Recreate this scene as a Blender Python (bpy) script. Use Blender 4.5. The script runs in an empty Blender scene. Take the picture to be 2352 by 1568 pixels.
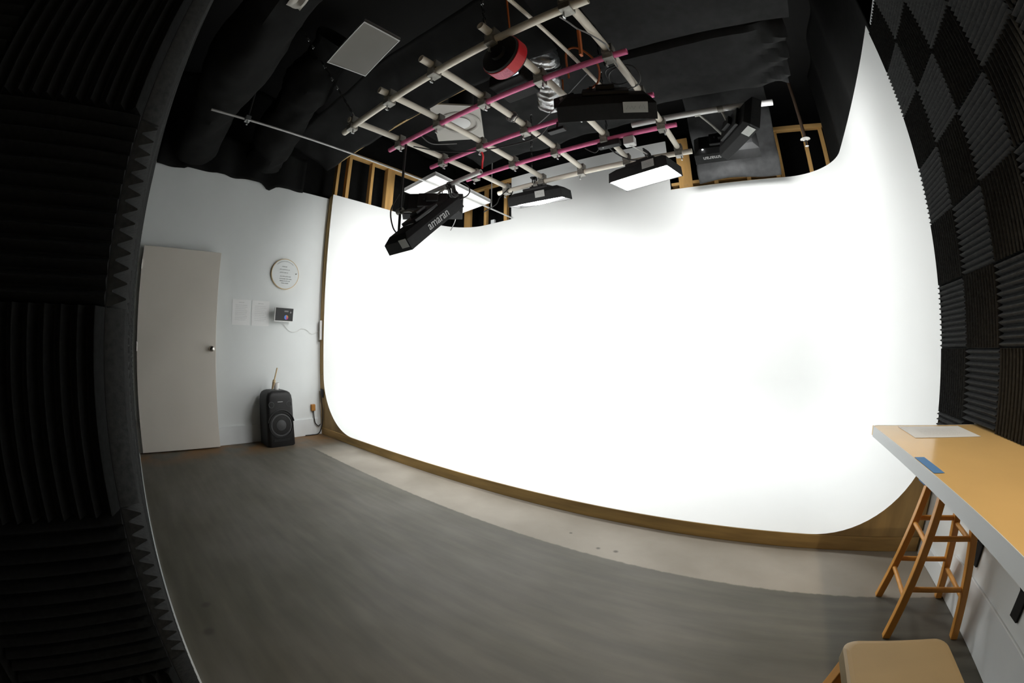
import bpy, bmesh, math, random
from mathutils import Vector, Matrix, noise, Euler
random.seed(7)
sc = bpy.context.scene
COL = sc.collection
# ------------------------------------------------------------------ camera (wide fisheye lens)
cd = bpy.data.cameras.new('camera'); cam = bpy.data.objects.new('camera', cd); COL.objects.link(cam)
cd.type = 'PANO'; cd.sensor_width = 36.0; cd.sensor_fit = 'HORIZONTAL'
cc = cd if hasattr(cd, 'fisheye_polynomial_k1') else cd.cycles
cc.panorama_type = 'FISHEYE_LENS_POLYNOMIAL'
cc.fisheye_fov = math.radians(200)
cc.fisheye_polynomial_k0 = 0.0
cc.fisheye_polynomial_k1 = -0.07206288855
cc.fisheye_polynomial_k2 = -6.8116e-06
cc.fisheye_polynomial_k3 = 6.749880848e-06
cc.fisheye_polynomial_k4 = -4.966e-08
YAW, PIT, ROL = 0.631352, 0.01602, 0.006576
fw = Vector((-math.sin(YAW)*math.cos(PIT), math.cos(YAW)*math.cos(PIT), math.sin(PIT)))
rt = Vector((math.cos(YAW), math.sin(YAW), 0)); up = rt.cross(fw)
rt2 = rt*math.cos(ROL)+up*math.sin(ROL); up2 = -rt*math.sin(ROL)+up*math.cos(ROL)
cam.matrix_world = Matrix((( rt2.x, up2.x, -fw.x, 4.527848), (rt2.y, up2.y, -fw.y, -2.214009), (rt2.z, up2.z, -fw.z, 1.085095), (0,0,0,1)))
cd.clip_start = 0.02
sc.camera = cam
# ------------------------------------------------------------------ world, exposure
w = bpy.data.worlds.new('world'); sc.world = w; w.use_nodes = True
w.node_tree.nodes['Background'].inputs[0].default_value = (0.5,0.55,0.6,1)
w.node_tree.nodes['Background'].inputs[1].default_value = 0.02
sc.view_settings.view_transform = 'Standard'; sc.view_settings.look = 'None'
sc.view_settings.gamma = 1.0; sc.view_settings.use_curve_mapping = False
sc.view_settings.exposure = 1.0
LAMP = 29.5          # radiance of the softbox diffusers
sc.cycles.use_denoising = True
sc.cycles.max_bounces = 10; sc.cycles.diffuse_bounces = 8; sc.cycles.sample_clamp_indirect = 8
# ------------------------------------------------------------------ materials
def newmat(name):
    m = bpy.data.materials.new(name); m.use_nodes = True
    nt = m.node_tree; return m, nt, nt.nodes['Principled BSDF']
def mat(name, col, rough=0.6, metal=0.0, var=0.0, scale=8.0, bump=0.0, spec=0.5, stretch=(1,1,1)):
    m, nt, b = newmat(name)
    b.inputs['Roughness'].default_value = rough; b.inputs['Metallic'].default_value = metal
    b.inputs['Specular IOR Level'].default_value = spec
    tc = nt.nodes.new('ShaderNodeTexCoord'); mp = nt.nodes.new('ShaderNodeMapping'); mp.inputs['Scale'].default_value = stretch
    nz = nt.nodes.new('ShaderNodeTexNoise'); nz.inputs['Scale'].default_value = scale; nz.inputs['Detail'].default_value = 5
    nt.links.new(tc.outputs['Object'], mp.inputs[0]); nt.links.new(mp.outputs[0], nz.inputs['Vector'])
    rp = nt.nodes.new('ShaderNodeValToRGB')
    c0 = [max(0,c*(1-var)) for c in col]; c1 = [min(1,c*(1+var)) for c in col]
    rp.color_ramp.elements[0].color = (*c0,1); rp.color_ramp.elements[1].color = (*c1,1)
    rp.color_ramp.elements[0].position = .3; rp.color_ramp.elements[1].position = .7
    nt.links.new(nz.outputs[0], rp.inputs[0]); nt.links.new(rp.outputs[0], b.inputs['Base Color'])
    if bump:
        bp = nt.nodes.new('ShaderNodeBump'); bp.inputs['Strength'].default_value = bump; bp.inputs['Distance'].default_value = .01
        nt.links.new(nz.outputs[0], bp.inputs['Height']); nt.links.new(bp.outputs[0], b.inputs['Normal'])
    return m
def glow(name, col, strength):
    m, nt, b = newmat(name)
    b.inputs['Base Color'].default_value = (*(c*.25 for c in col),1) if strength < 1 else (.8,.8,.8,1)
    b.inputs['Emission Color'].default_value = (*col,1); b.inputs['Emission Strength'].default_value = strength
    return m
M = {}
M['cyc'] = mat('white_cove_paint', (.86,.875,.87), .55, var=.008, scale=3)
M['wall'] = mat('wall_paint', (.78,.81,.81), .6, var=.02, scale=3)
M['door'] = mat('door_paint', (.75,.705,.635), .5, var=.02, scale=3)
M['trimw'] = mat('trim_paint', (.77,.80,.81), .45, var=.02)
M['black'] = mat('black_paint', (.006,.006,.006), .8)
M['cloth'] = mat('black_drape_cloth', (.007,.0073,.007), .9, var=.25, scale=14, bump=.15, spec=.2)
M['clothg'] = mat('charcoal_drape_cloth', (.019,.0195,.02), .88, var=.2, scale=14, bump=.15, spec=.25)
M['clothm'] = mat('dark_drape_cloth', (.011,.0115,.0115), .88, var=.2, scale=14, bump=.15, spec=.25)
M['cloth_lit'] = mat('drape_cloth_lit', (.04,.041,.042), .85, var=.2, scale=14, bump=.2, spec=.3)  # drape cloth for the bundle, softbox glow painted in as a lighter colour
M['foam'] = mat('charcoal_foam', (.042,.043,.043), .95, var=.25, scale=60, bump=.2, spec=.1)
M['foamd_lit'] = mat('black_foam_lit', (.032,.033,.033), .9, var=.25, scale=60, bump=.2, spec=.15)  # black foam again, colour raised to paint in light grazing the ridge tips
M['foamd'] = mat('black_foam', (.010,.0105,.0105), .95, var=.25, scale=60, bump=.2, spec=.1)
M['ply'] = mat('raw_plywood', (.46,.31,.125), .65, var=.22, scale=9, stretch=(1,1,.25), bump=.05)
M['beam'] = mat('raw_lumber', (.50,.33,.12), .6, var=.28, scale=9, stretch=(.25,2,2), bump=.05)
M['stud'] = mat('stud_lumber', (.62,.36,.12), .6, var=.2, scale=10, stretch=(1,1,.2))
M['studx'] = mat('plate_lumber', (.60,.36,.13), .6, var=.2, scale=10, stretch=(.2,1,1))
M['cream'] = mat('cream_pipe_plastic', (.84,.78,.67), .45, var=.05, scale=6)
M['pink'] = mat('pink_pipe_paint', (.92,.20,.42), .45, var=.12, scale=20)
M['steel'] = mat('galvanised_steel', (.55,.56,.56), .35, metal=.9, var=.1)
M['alu'] = mat('dull_aluminium', (.5,.5,.49), .45, metal=.6, var=.08)
M['steelw'] = mat('bright_pipe_metal', (.72,.72,.71), .4, metal=.3, var=.06)
M['clamp'] = mat('grey_clamp_metal', (.34,.33,.30), .5, metal=.5, var=.2, scale=30)
M['dark'] = mat('black_plastic', (.006,.006,.0065), .55)
M['softb'] = mat('softbox_fabric', (.016,.0165,.017), .75, var=.15, scale=40, spec=.3)
M['cable'] = mat('black_cable_rubber', (.02,.02,.02), .5)
M['cableg'] = mat('grey_cable', (.22,.22,.22), .5)
M['cablew'] = mat('white_cable', (.75,.75,.73), .5)
M['orange'] = mat('orange_cord', (.5,.11,.012), .5)
M['red'] = mat('red_plastic', (.72,.02,.03), .4)
M['redpink'] = mat('pink_sticker', (.66,.18,.26), .6, var=.2, scale=120)
M['white'] = mat('white_plastic', (.78,.78,.77), .4)
M['paper'] = mat('white_paper', (.90,.91,.91), .7)
M['ink'] = mat('grey_ink', (.25,.25,.26), .8)
M['inkl'] = mat('faint_ink', (.5,.51,.51), .8)
M['label'] = mat('label_sticker', (.45,.46,.44), .6, var=.05)
M['logo'] = mat('logo_print', (.42,.42,.42), .6)
M['panelg'] = mat('white_panel_face', (.50,.48,.44), .5, var=.02)
M['panelk'] = mat('grey_panel_face', (.22,.21,.19), .45, var=.02)
M['panelw'] = mat('white_board_face', (.8,.8,.79), .5)
for k_ in (1, .6, .5, .38): M['diffuser_%g' % k_] = glow('lit_diffuser', (1,1,.985), LAMP*k_)
M['diffuser_off'] = mat('unlit_diffuser', (.6,.6,.58), .7)
M['led'] = glow('indicator_led', (1,1,1), 8)
M['ledb'] = glow('display_led', (.7,.85,1), .8)
M['chrome'] = mat('satin_nickel', (.6,.58,.55), .22, metal=1)
M['counter'] = mat('tan_laminate', (.90,.60,.25), .2, var=.03, scale=4, spec=.3)
M['edge'] = mat('grey_edge_band', (.76,.79,.80), .4)
M['stool'] = mat('orange_varnished_wood', (.66,.30,.055), .35, var=.18, scale=14, stretch=(1,1,.2))
M['seat'] = mat('pale_worn_wood', (.29,.215,.115), .5, var=.14, scale=6, stretch=(.5,1,1))
M['tape'] = mat('blue_masking_tape', (.09,.26,.58), .6)
M['foil'] = mat('crinkled_foil', (.7,.71,.72), .3, metal=.95, var=.12, scale=25, bump=.9)
M['brownbristle'] = mat('brush_bristle', (.34,.24,.13), .8)
M['brushwood'] = mat('brush_handle_wood', (.62,.47,.27), .5)
M['grille'] = mat('speaker_cone', (.05,.051,.053), .6)
M['icon_blue'] = glow('screen_blue', (.10,.25,.75), .22); M['icon_orange'] = glow('screen_orange', (.7,.28,.06), .22)
M['icon_pink'] = glow('screen_pink', (.6,.06,.22), .22); M['icon_grey'] = glow('screen_grey', (.5,.5,.5), .05)
M['screen'] = mat('screen_glass', (.006,.006,.007), .25)
# floor: painted concrete, an unpainted lighter strip along the cove, wear and brown stains
SPOTS = [(2.87,-2.09,.022),(3.06,-2.13,.025),(3.77,-.375,.012),(3.87,-.365,.014),(3.55,-.28,.010)]
def floor_mat():
    m, nt, b = newmat('concrete_floor'); N = nt.nodes; Lk = nt.links.new
    tc = N.new('ShaderNodeTexCoord'); sx = N.new('ShaderNodeSeparateXYZ'); Lk(tc.outputs['Object'], sx.inputs[0])
    def nz(scale, st, det=5):
        mp = N.new('ShaderNodeMapping'); mp.inputs['Scale'].default_value = st
        n = N.new('ShaderNodeTexNoise'); n.inputs['Scale'].default_value = scale; n.inputs['Detail'].default_value = det
        Lk(tc.outputs['Object'], mp.inputs[0]); Lk(mp.outputs[0], n.inputs['Vector']); return n
    def ramp(src, c0, c1, p0=.35, p1=.65):
        r = N.new('ShaderNodeValToRGB'); r.color_ramp.elements[0].color = (*c0,1); r.color_ramp.elements[1].color = (*c1,1)
        r.color_ramp.elements[0].position = p0; r.color_ramp.elements[1].position = p1; Lk(src, r.inputs[0]); return r
    def mix(f, a, c):
        x = N.new('ShaderNodeMix'); x.data_type = 'RGBA'; Lk(f, x.inputs[0]); Lk(a, x.inputs[6]); Lk(c, x.inputs[7]); return x.outputs[2]
    grey = ramp(nz(5, (.5,2.2,1), 8).outputs[0], (.090,.084,.064), (.125,.117,.095))
    patch = ramp(nz(1.6, (1,1.3,1), 3).outputs[0], (.080,.075,.056), (.118,.111,.096))
    g2 = N.new('ShaderNodeMix'); g2.data_type = 'RGBA'; g2.inputs[0].default_value = .5
    Lk(grey.outputs[0], g2.inputs[6]); Lk(patch.outputs[0], g2.inputs[7])
    strip = ramp(nz(2.2, (1,1,1), 5).outputs[0], (.27,.24,.195), (.34,.305,.255))
    wob = N.new('ShaderNodeMath'); wob.operation = 'MULTIPLY_ADD'; wob.inputs[1].default_value = .02; Lk(nz(22,(1,.2,1),2).outputs[0], wob.inputs[0]); Lk(sx.outputs[1], wob.inputs[2])
    slope = N.new('ShaderNodeMath'); slope.operation = 'MULTIPLY_ADD'; slope.inputs[1].default_value = .0145; Lk(sx.outputs[0], slope.inputs[0]); Lk(wob.outputs[0], slope.inputs[2])
    step = ramp(slope.outputs[0], (0,0,0), (1,1,1), .0, .01)
    sh = N.new('ShaderNodeMath'); sh.operation = 'ADD'; sh.inputs[1].default_value = .398; Lk(slope.outputs[0], sh.inputs[0])
    nt.links.remove(step.inputs[0].links[0]); Lk(sh.outputs[0], step.inputs[0])
    # the strip starts about 0.75 m from the door wall
    sx0 = N.new('ShaderNodeMapRange'); sx0.inputs[1].default_value = .55; sx0.inputs[2].default_value = .95; Lk(sx.outputs[0], sx0.inputs[0])
    fac = N.new('ShaderNodeMath'); fac.operation = 'MULTIPLY'; Lk(step.outputs[0], fac.inputs[0]); Lk(sx0.outputs[0], fac.inputs[1])
    streak = ramp(nz(14, (.16,1.3,1), 8).outputs[0], (.80,.80,.80), (1.17,1.16,1.13), .32, .68)
    blot = ramp(nz(3.2, (.7,1,1), 6).outputs[0], (.84,.83,.79), (1.14,1.15,1.16), .3, .7)
    def mul(x, y, f):
        k = N.new('ShaderNodeMix'); k.data_type = 'RGBA'; k.blend_type = 'MULTIPLY'; k.inputs[0].default_value = f; k.clamp_result = False
        Lk(x, k.inputs[6]); Lk(y, k.inputs[7]); return k.outputs[2]
    gg = mul(mul(g2.outputs[2], streak.outputs[0], .75), blot.outputs[0], .9)
    c = mix(fac.outputs[0], gg, mul(strip.outputs[0], blot.outputs[0], .5))
    # brown stain by the door and the cove end
    st = N.new('ShaderNodeMapRange'); st.inputs[1].default_value = .62; st.inputs[2].default_value = .2; Lk(sx.outputs[0], st.inputs[0])
    sn = ramp(nz(2.6,(1,1,1),4).outputs[0], (0,0,0), (1,1,1), .38, .58)
    sf = N.new('ShaderNodeMath'); sf.operation = 'MULTIPLY'; Lk(st.outputs[0], sf.inputs[0]); Lk(sn.outputs[0], sf.inputs[1])
    br = N.new('ShaderNodeRGB'); br.outputs[0].default_value = (.19,.10,.032,1)
    c = mix(sf.outputs[0], c, br.outputs[0])
    for px, py, pr in SPOTS:
        ds = N.new('ShaderNodeVectorMath'); ds.operation = 'DISTANCE'; ds.inputs[1].default_value = (px,py,0); Lk(tc.outputs['Object'], ds.inputs[0])
        mr = N.new('ShaderNodeMapRange'); mr.inputs[1].default_value = pr*1.3; mr.inputs[2].default_value = pr*.5; mr.inputs[4].default_value = .75; Lk(ds.outputs['Value'], mr.inputs[0])
        dk = N.new('ShaderNodeRGB'); dk.outputs[0].default_value = (.045,.04,.034,1); c = mix(mr.outputs[0], c, dk.outputs[0])
    Lk(c, b.inputs['Base Color']); b.inputs['Roughness'].default_value = .55
    bp = N.new('ShaderNodeBump'); bp.inputs['Strength'].default_value = .12; bp.inputs['Distance'].default_value = .01
    Lk(nz(9,(1,1,1),6).outputs[0], bp.inputs['Height']); Lk(bp.outputs[0], b.inputs['Normal'])
    return m
M['floor'] = floor_mat()
# ------------------------------------------------------------------ mesh building
class MB:
    def __init__(s): s.v = []; s.f = []; s.smooth = []
    def add(s, vs, fs, sm=False):
        o = len(s.v); s.v += [Vector(p) for p in vs]; s.f += [tuple(i+o for i in f) for f in fs]; s.smooth += [sm]*len(fs); return s
    def box(s, lo, hi, mtx=None):
        (a,b,c),(d,e,f) = lo, hi
        vs = [Vector(p) for p in ((a,b,c),(d,b,c),(d,e,c),(a,e,c),(a,b,f),(d,b,f),(d,e,f),(a,e,f))]
        if mtx is not None: vs = [mtx @ p for p in vs]
        return s.add(vs, [(0,3,2,1),(4,5,6,7),(0,1,5,4),(1,2,6,5),(2,3,7,6),(3,0,4,7)])
    def frustum(s, a, b):   # two quads of four points, same order
        return s.add(list(a)+list(b), [(3,2,1,0),(4,5,6,7),(0,1,5,4),(1,2,6,5),(2,3,7,6),(3,0,4,7)])
    def tube(s, pts, r, seg=10, cap=True, r1=None):
        pts = [Vector(p) for p in pts]; n = len(pts); vs = []; fs = []
        nrm = None
        for i, p in enumerate(pts):
            t = (pts[min(i+1,n-1)]-pts[max(i-1,0)]).normalized()
            if nrm is None: nrm = t.orthogonal().normalized()
            else:
                nrm = (nrm - t*nrm.dot(t))
                nrm = nrm.normalized() if nrm.length > 1e-6 else t.orthogonal().normalized()
            bn = t.cross(nrm); rr = r if r1 is None else r+(r1-r)*i/(n-1)
            for k in range(seg):
                a = 2*math.pi*k/seg; vs.append(p+(nrm*math.cos(a)+bn*math.sin(a))*rr)
        for i in range(n-1):
            for k in range(seg):
                k2 = (k+1)%seg; fs.append((i*seg+k, i*seg+k2, (i+1)*seg+k2, (i+1)*seg+k))
        s.add(vs, fs, True)
        if cap: s.add(vs[:seg], [tuple(range(seg-1,-1,-1))]); s.add(vs[-seg:], [tuple(range(seg))])
        return s
    def pipe(s, p0, p1, r, wall=.006, seg=16):   # open pipe with a visible bore
        p0, p1 = Vector(p0), Vector(p1); t = (p1-p0).normalized(); n = t.orthogonal().normalized(); b = t.cross(n); vs = []
        for q, rr in ((p0,r),(p1,r),(p1,r-wall),(p1-t*.12,r-wall),(p0+t*.12,r-wall),(p0,r-wall)):
            for k in range(seg):
                a = 2*math.pi*k/seg; vs.append(q+(n*math.cos(a)+b*math.sin(a))*rr)
        fs = []
        for i in (0,1,2,4,5):
            j = (i+1)%6
            for k in range(seg):
                k2 = (k+1)%seg; fs.append((i*seg+k, i*seg+k2, j*seg+k2, j*seg+k))
        s.add(vs, fs, True); s.add(vs[3*seg:4*seg], [tuple(range(seg))]); s.add(vs[4*seg:5*seg], [tuple(range(seg-1,-1,-1))]); return s
    def lathe(s, prof, c=(0,0,0), axis=(0,0,1), seg=24):
        c = Vector(c); ax = Vector(axis).normalized(); n = ax.orthogonal().normalized(); b = ax.cross(n); vs = []; fs = []
        for r, h in prof:
            for k in range(seg):
                a = 2*math.pi*k/seg; vs.append(c+ax*h+(n*math.cos(a)+b*math.sin(a))*max(r,1e-5))
        for i in range(len(prof)-1):
            for k in range(seg):
                k2 = (k+1)%seg; fs.append((i*seg+k, i*seg+k2, (i+1)*seg+k2, (i+1)*seg+k))
        return s.add(vs, fs, True)
    def prism(s, poly, d):  # poly: list of 3d points, extruded by d
        n = len(poly); poly = [Vector(p) for p in poly]; d = Vector(d)
        return s.add(poly+[p+d for p in poly], [tuple(range(n-1,-1,-1)), tuple(range(n,2*n))]+[(i,(i+1)%n,(i+1)%n+n,i+n) for i in range(n)])
    def grid(s, fn, nu, nv, sm=True):
        vs = [fn(i/nu, j/nv) for i in range(nu+1) for j in range(nv+1)]
        return s.add(vs, [(i*(nv+1)+j, (i+1)*(nv+1)+j, (i+1)*(nv+1)+j+1, i*(nv+1)+j+1) for i in range(nu) for j in range(nv)], sm)
    def xform(s, m): s.v = [m @ p for p in s.v]; return s
    def mesh(s, name, m, origin=(0,0,0)):
        me = bpy.data.meshes.new(name); o = Vector(origin)
        me.from_pydata([p-o for p in s.v], [], s.f); me.materials.append(M[m] if isinstance(m,str) else m)
        for p, k in zip(me.polygons, s.smooth): p.use_smooth = k
        bm = bmesh.new(); bm.from_mesh(me); bmesh.ops.recalc_face_normals(bm, faces=bm.faces); bm.to_mesh(me); bm.free()
        me.update(); me.set_sharp_from_angle(angle=math.radians(38)); return me
def worldpos(o):
    p = Vector((0,0,0))
    while o: p += o.location; o = o.parent
    return p
def part(name, mb, m, parent, bevel=0, label=None):
    """a part (or sub-part) of a thing: geometry given in the coordinates the thing's own empty uses for the world"""
    o = bpy.data.objects.new(name, mb.mesh(name, m, worldpos(parent))); COL.objects.link(o); o.parent = parent
    if bevel: bev(o, bevel)
    if label: o['label'] = label
    return o
def bev(o, wd, seg=2):
    md = o.modifiers.new('bevel', 'BEVEL'); md.width = wd; md.segments = seg; md.limit_method = 'ANGLE'; return o
def tag(o, label, cat, group=None):
    o['label'] = label; o['category'] = cat
    if group: o['group'] = group
    return o
def thing(name, label, cat, loc, group=None):
    o = bpy.data.objects.new(name, None); COL.objects.link(o); o.location = loc; o.empty_display_size = .05
    return tag(o, label, cat, group)
def solid(name, mb, m, label, cat, group=None, bevel=0):
    """a thing that is one mesh; its origin sits at the middle of its base"""
    xs = [p.x for p in mb.v]; ys = [p.y for p in mb.v]; zs = [p.z for p in mb.v]
    og = Vector(((min(xs)+max(xs))/2, (min(ys)+max(ys))/2, min(zs)))
    o = bpy.data.objects.new(name, mb.mesh(name, m, og)); COL.objects.link(o); o.location = og
    if bevel: bev(o, bevel)
    return tag(o, label, cat, group)
def struct(name, mb, m, bevel=0):
    o = bpy.data.objects.new(name, mb.mesh(name, m)); COL.objects.link(o); o['kind'] = 'structure'
    if bevel: bev(o, bevel)
    return o
def copy_tree(o, parent=None):
    c = o.copy(); COL.objects.link(c); c.parent = parent
    for ch in list(o.children): copy_tree(ch, c)
    return c
def smooth_path(pts, n=8):
    pts = [Vector(p) for p in pts]; out = []
    for i in range(len(pts)-1):
        p0 = pts[max(i-1,0)]; p1 = pts[i]; p2 = pts[i+1]; p3 = pts[min(i+2,len(pts)-1)]
        for k in range(n):
            t = k/n; out.append(.5*((2*p1)+(p2-p0)*t+(2*p0-5*p1+4*p2-p3)*t*t+(3*p1-p0-3*p2+p3)*t**3))
    return out+[pts[-1]]
def frame(o, x, z):
    """matrix with origin o, local x along x, local z along z"""
    x = Vector(x).normalized(); z = Vector(z); z = (z-x*z.dot(x)).normalized(); y = z.cross(x)
    return Matrix(((x.x,y.x,z.x,o[0]),(x.y,y.y,z.y,o[1]),(x.z,y.z,z.z,o[2]),(0,0,0,1)))
ORD = ['first','second','third','fourth','fifth','sixth','seventh','eighth','ninth']
# ================================================================== SETTING
YP = -2.302                      # face of the foam-covered partition
CEIL = 4.35
XF = 3.382                      # its face beside the camera
struct('floor', MB().add([(-.3,-5,0),(5.9,-5,0),(5.9,3.4,0),(-.3,3.4,0),(-.3,-5,-.1),(5.9,-5,-.1),(5.9,3.4,-.1),(-.3,3.4,-.1)],
       [(0,1,2,3),(7,6,5,4),(0,4,5,1),(1,5,6,2),(2,6,7,3),(3,7,4,0)]), 'floor')
struct('ceiling', MB().box((-.9,-5,CEIL),(6.2,3.6,CEIL+.1)), 'black')
struct('wall_left', MB().box((-.12,YP-.12,0),(0,2.45,2.965)), 'wall')
struct('wall_right', MB().box((5.6,-5,0),(5.72,2.45,2.965)).box((5.6,-5,2.965),(5.72,-.005,3.06)), 'wall')
struct('wall_back', MB().box((-.9,3.3,0),(6.2,3.4,CEIL)), 'black')
struct('wall_partition', MB().box((0,YP-.12,0),(XF,YP,CEIL)).box((XF-.12,-5,0),(XF,YP-.12,CEIL)), 'black')
struct('wall_front', MB().box((XF,-5,0),(5.6,-4.9,CEIL)), 'black')
struct('trim_1', MB().box((-.9,YP-.12,2.965),(-.8,3.3,CEIL)), 'black')
struct('trim_2', MB().box((6.0,-5,2.965),(6.1,3.3,CEIL)), 'black')
struct('baseboard_left', MB().box((0,-1.36,0),(.014,-.045,.205)), 'trimw', .003)
struct('baseboard_right', MB().box((5.588,-4.5,0),(5.6,-.47,.205)).box((5.585,-.46,0),(5.6,-.03,.1)), 'trimw', .003)
struct('baseboard_partition', MB().box((.06,YP,0),(XF+.002,YP+.062,.014)), 'trimw')
# the open door folded back against the wall
dm = frame((.028,-2.205,.012), (.036,.872,0), (0,0,1))
d1 = struct('door_1', MB().box((0,-.036,0),(.872,0,2.035), dm), 'door', .003)
kn = MB().lathe([(.03,0),(.03,.006),(.012,.008),(.012,.03),(.022,.036),(.028,.05),(.026,.062),(.014,.07),(0,.071)], dm@Vector((.822,-.036,1.03)), dm.to_3x3()@Vector((0,-1,0)))
part('door_handle', kn, 'chrome', d1)
hg = MB()
for z in (.25,1.0,1.8): hg.tube([dm@Vector((0,-.038,z)), dm@Vector((0,-.038,z+.09))], .007)
part('hinge', hg, 'chrome', d1)
# ================================================================== CYCLORAMA
XL, XR, YB, ZB, ZT, RC = .10, 5.54, 2.35, .087, 2.997, .65
def ring(z):
    d = 0 if z >= ZB+RC else RC-math.sqrt(max(0,RC*RC-(RC-(z-ZB))**2))
    pts = []; x0, x1, yb = XL+d, XR-d, YB-d
    rl, rr = max(.56-d*.85,.03), max(.58-d*.85,.03)
    for k in range(13): pts.append((x0, (yb-rl)*k/12, z))
    for k in range(1,17):
        a = math.pi-math.pi/2*k/16; pts.append((x0+rl+rl*math.cos(a), yb-rl+rl*math.sin(a), z))
    for k in range(1,25): pts.append((x0+rl+(x1-rr-x0-rl)*k/24, yb, z))
    for k in range(1,17):
        a = math.pi/2-math.pi/2*k/16; pts.append((x1-rr+rr*math.cos(a), yb-rr+rr*math.sin(a), z))
    ye = -.055*min(1,max(0,(z-ZB)/RC))**2
    for k in range(1,13): pts.append((x1, (yb-rr)*(1-k/12)+ye*k/12, z))
    return pts
zs = [ZB+RC*(1-math.cos(math.pi/2*k/20)) for k in range(21)]+[ZB+RC+(ZT-ZB-RC)*k/8 for k in range(1,9)]
rows = [ring(z) for z in zs]; n = len(rows[0]); cm = MB()
vs = [p for r in rows for p in r]
cm.add(vs, [(i*n+j, i*n+j+1, (i+1)*n+j+1, (i+1)*n+j) for i in range(len(rows)-1) for j in range(n-1)], True)
fl = list(rows[0]); cm.add(fl, [tuple(range(n))])
cyc = thing('cyclorama', 'big white curved studio backdrop with rounded corners and raw timber front edge', 'backdrop', (2.8,0,0))
me = cm.mesh('shell', 'cyc', (2.8,0,0))
bm = bmesh.new(); bm.from_mesh(me); bmesh.ops.remove_doubles(bm, verts=bm.verts, dist=1e-4); bmesh.ops.recalc_face_normals(bm, faces=bm.faces); bm.to_mesh(me); bm.free()
o = bpy.data.objects.new('shell', me); COL.objects.link(o); o.parent = cyc; o['label'] = 'seamless white painted cove'
part('front_board', MB().box((0,-.004,0),(5.585,.038,.086)), 'beam', cyc, .003, 'long raw timber board along the floor')
def cove_face(x0, s, xw):
    poly = [(xw,.001,.088)]
    poly += [(x0+s*(RC-math.sqrt(max(0,RC*RC-(RC-(z-ZB))**2)))-s*.001,.001,z) for z in zs[:21]]
    poly += [(xw,.001,zs[20])]
    return MB().prism(poly, (0,.016,0))
part('cove_end', cove_face(XL,1,.0), 'ply', cyc, 0, 'brown plywood profile at the cove end')
part('cove_end', cove_face(XR,-1,5.59), 'ply', cyc, 0, 'brown plywood profile at the cove end')
part('end_post', MB().box((.002,-.002,.74),(.062,.03,2.99)).box((.068,.0,.74),(XL-.001,.02,2.99)), 'ply', cyc, .002, 'brown timber post at the edge')
part('upper_panel', MB().box((1.16,2.352,2.96),(3.55,2.37,3.68)), 'cyc', cyc, 0, 'raised flat white panel above the back wall')
# timber frames standing on the cove top
fr = thing('stud_frame', 'raw timber stud frame standing on the white cove next to the door wall', 'timber frame', (.0,.9,2.998), 'timber frames above the cove')
for y, w_ in ((.04,.04),(.2,.05),(.58,.045),(.86,.04)): part('stud', MB().box((-.03,y,2.998),(.05,y+w_,3.655)), 'stud', fr, .003)
part('stud', MB().box((-.1,.9,2.998),(.04,1.0,3.655)), 'stud', fr, .003)
part('top_plate', MB().box((-.05,.1,3.655),(.055,2.2,3.70)), 'studx', fr, .003)
fr = thing('stud_frame', 'raw timber stud frame behind the rounded cove corner, beside the white board', 'timber frame', (.7,2.46,2.9), 'timber frames above the cove')
for x, w_ in ((.15,.13),(.58,.05),(.98,.06)): part('stud', MB().box((x,2.40,2.9),(x+w_,2.46,3.66)), 'stud', fr, .003)
part('top_plate', MB().box((.1,2.39,3.66),(1.15,2.47,3.705)), 'studx', fr, .003)
part('block', MB().box((.75,2.37,2.9),(.82,2.41,3.07)), 'trimw', fr, .003, 'short white painted block')
fr = thing('stud_frame', 'raw timber frame of plate and uprights by the sprinkler drop above the cove', 'timber frame', (5.1,2.42,3.0), 'timber frames above the cove')
for x in (4.92,5.28,5.5): part('stud', MB().box((x,2.40,2.95),(x+.045,2.45,3.63)), 'stud', fr, .003)
part('top_plate', MB().box((4.75,2.39,3.625),(5.58,2.46,3.68)), 'studx', fr, .003)
fr = thing('timber_ledge', 'long timber ledge with short blocks along the top of the back wall', 'timber frame', (4.3,2.42,3.0))
part('rail', MB().box((3.56,2.38,3.055),(4.915,2.46,3.095)), 'studx', fr, .003)
part('rail', MB().box((3.56,2.36,2.985),(4.915,2.46,3.008)), 'studx', fr, .002)
for x in (3.72,4.1,4.5,4.86): part('block', MB().box((x,2.37,3.008),(x+.05,2.43,3.055)), 'studx', fr, .002)
part('upright', MB().box((3.66,2.375,3.0),(3.83,2.40,3.69)), 'stud', fr, .002, 'wide plywood upright')
# ================================================================== FOAM TILES
def foam_mesh(name, size, ridges, base, peak, m):
    """tile in local x (width) / z (height), front towards -y; ridges run along z"""
    mb = MB(); pitch = size/ridges; prof = [(0,0)]
    for k in range(ridges):
        prof += [(k*pitch+pitch*.06, base), (k*pitch+pitch*.44, base+peak*.96), (k*pitch+pitch*.5, base+peak), (k*pitch+pitch*.56, base+peak*.96), (k*pitch+pitch*.94, base)]
    prof += [(size,0)]
    mb.prism([(x-size/2,-y,-size/2) for x,y in prof], (0,0,size))
    return mb.mesh(name, m)
small = foam_mesh('foam_tile', .3035, 12, .048, .027, 'foam')
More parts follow.
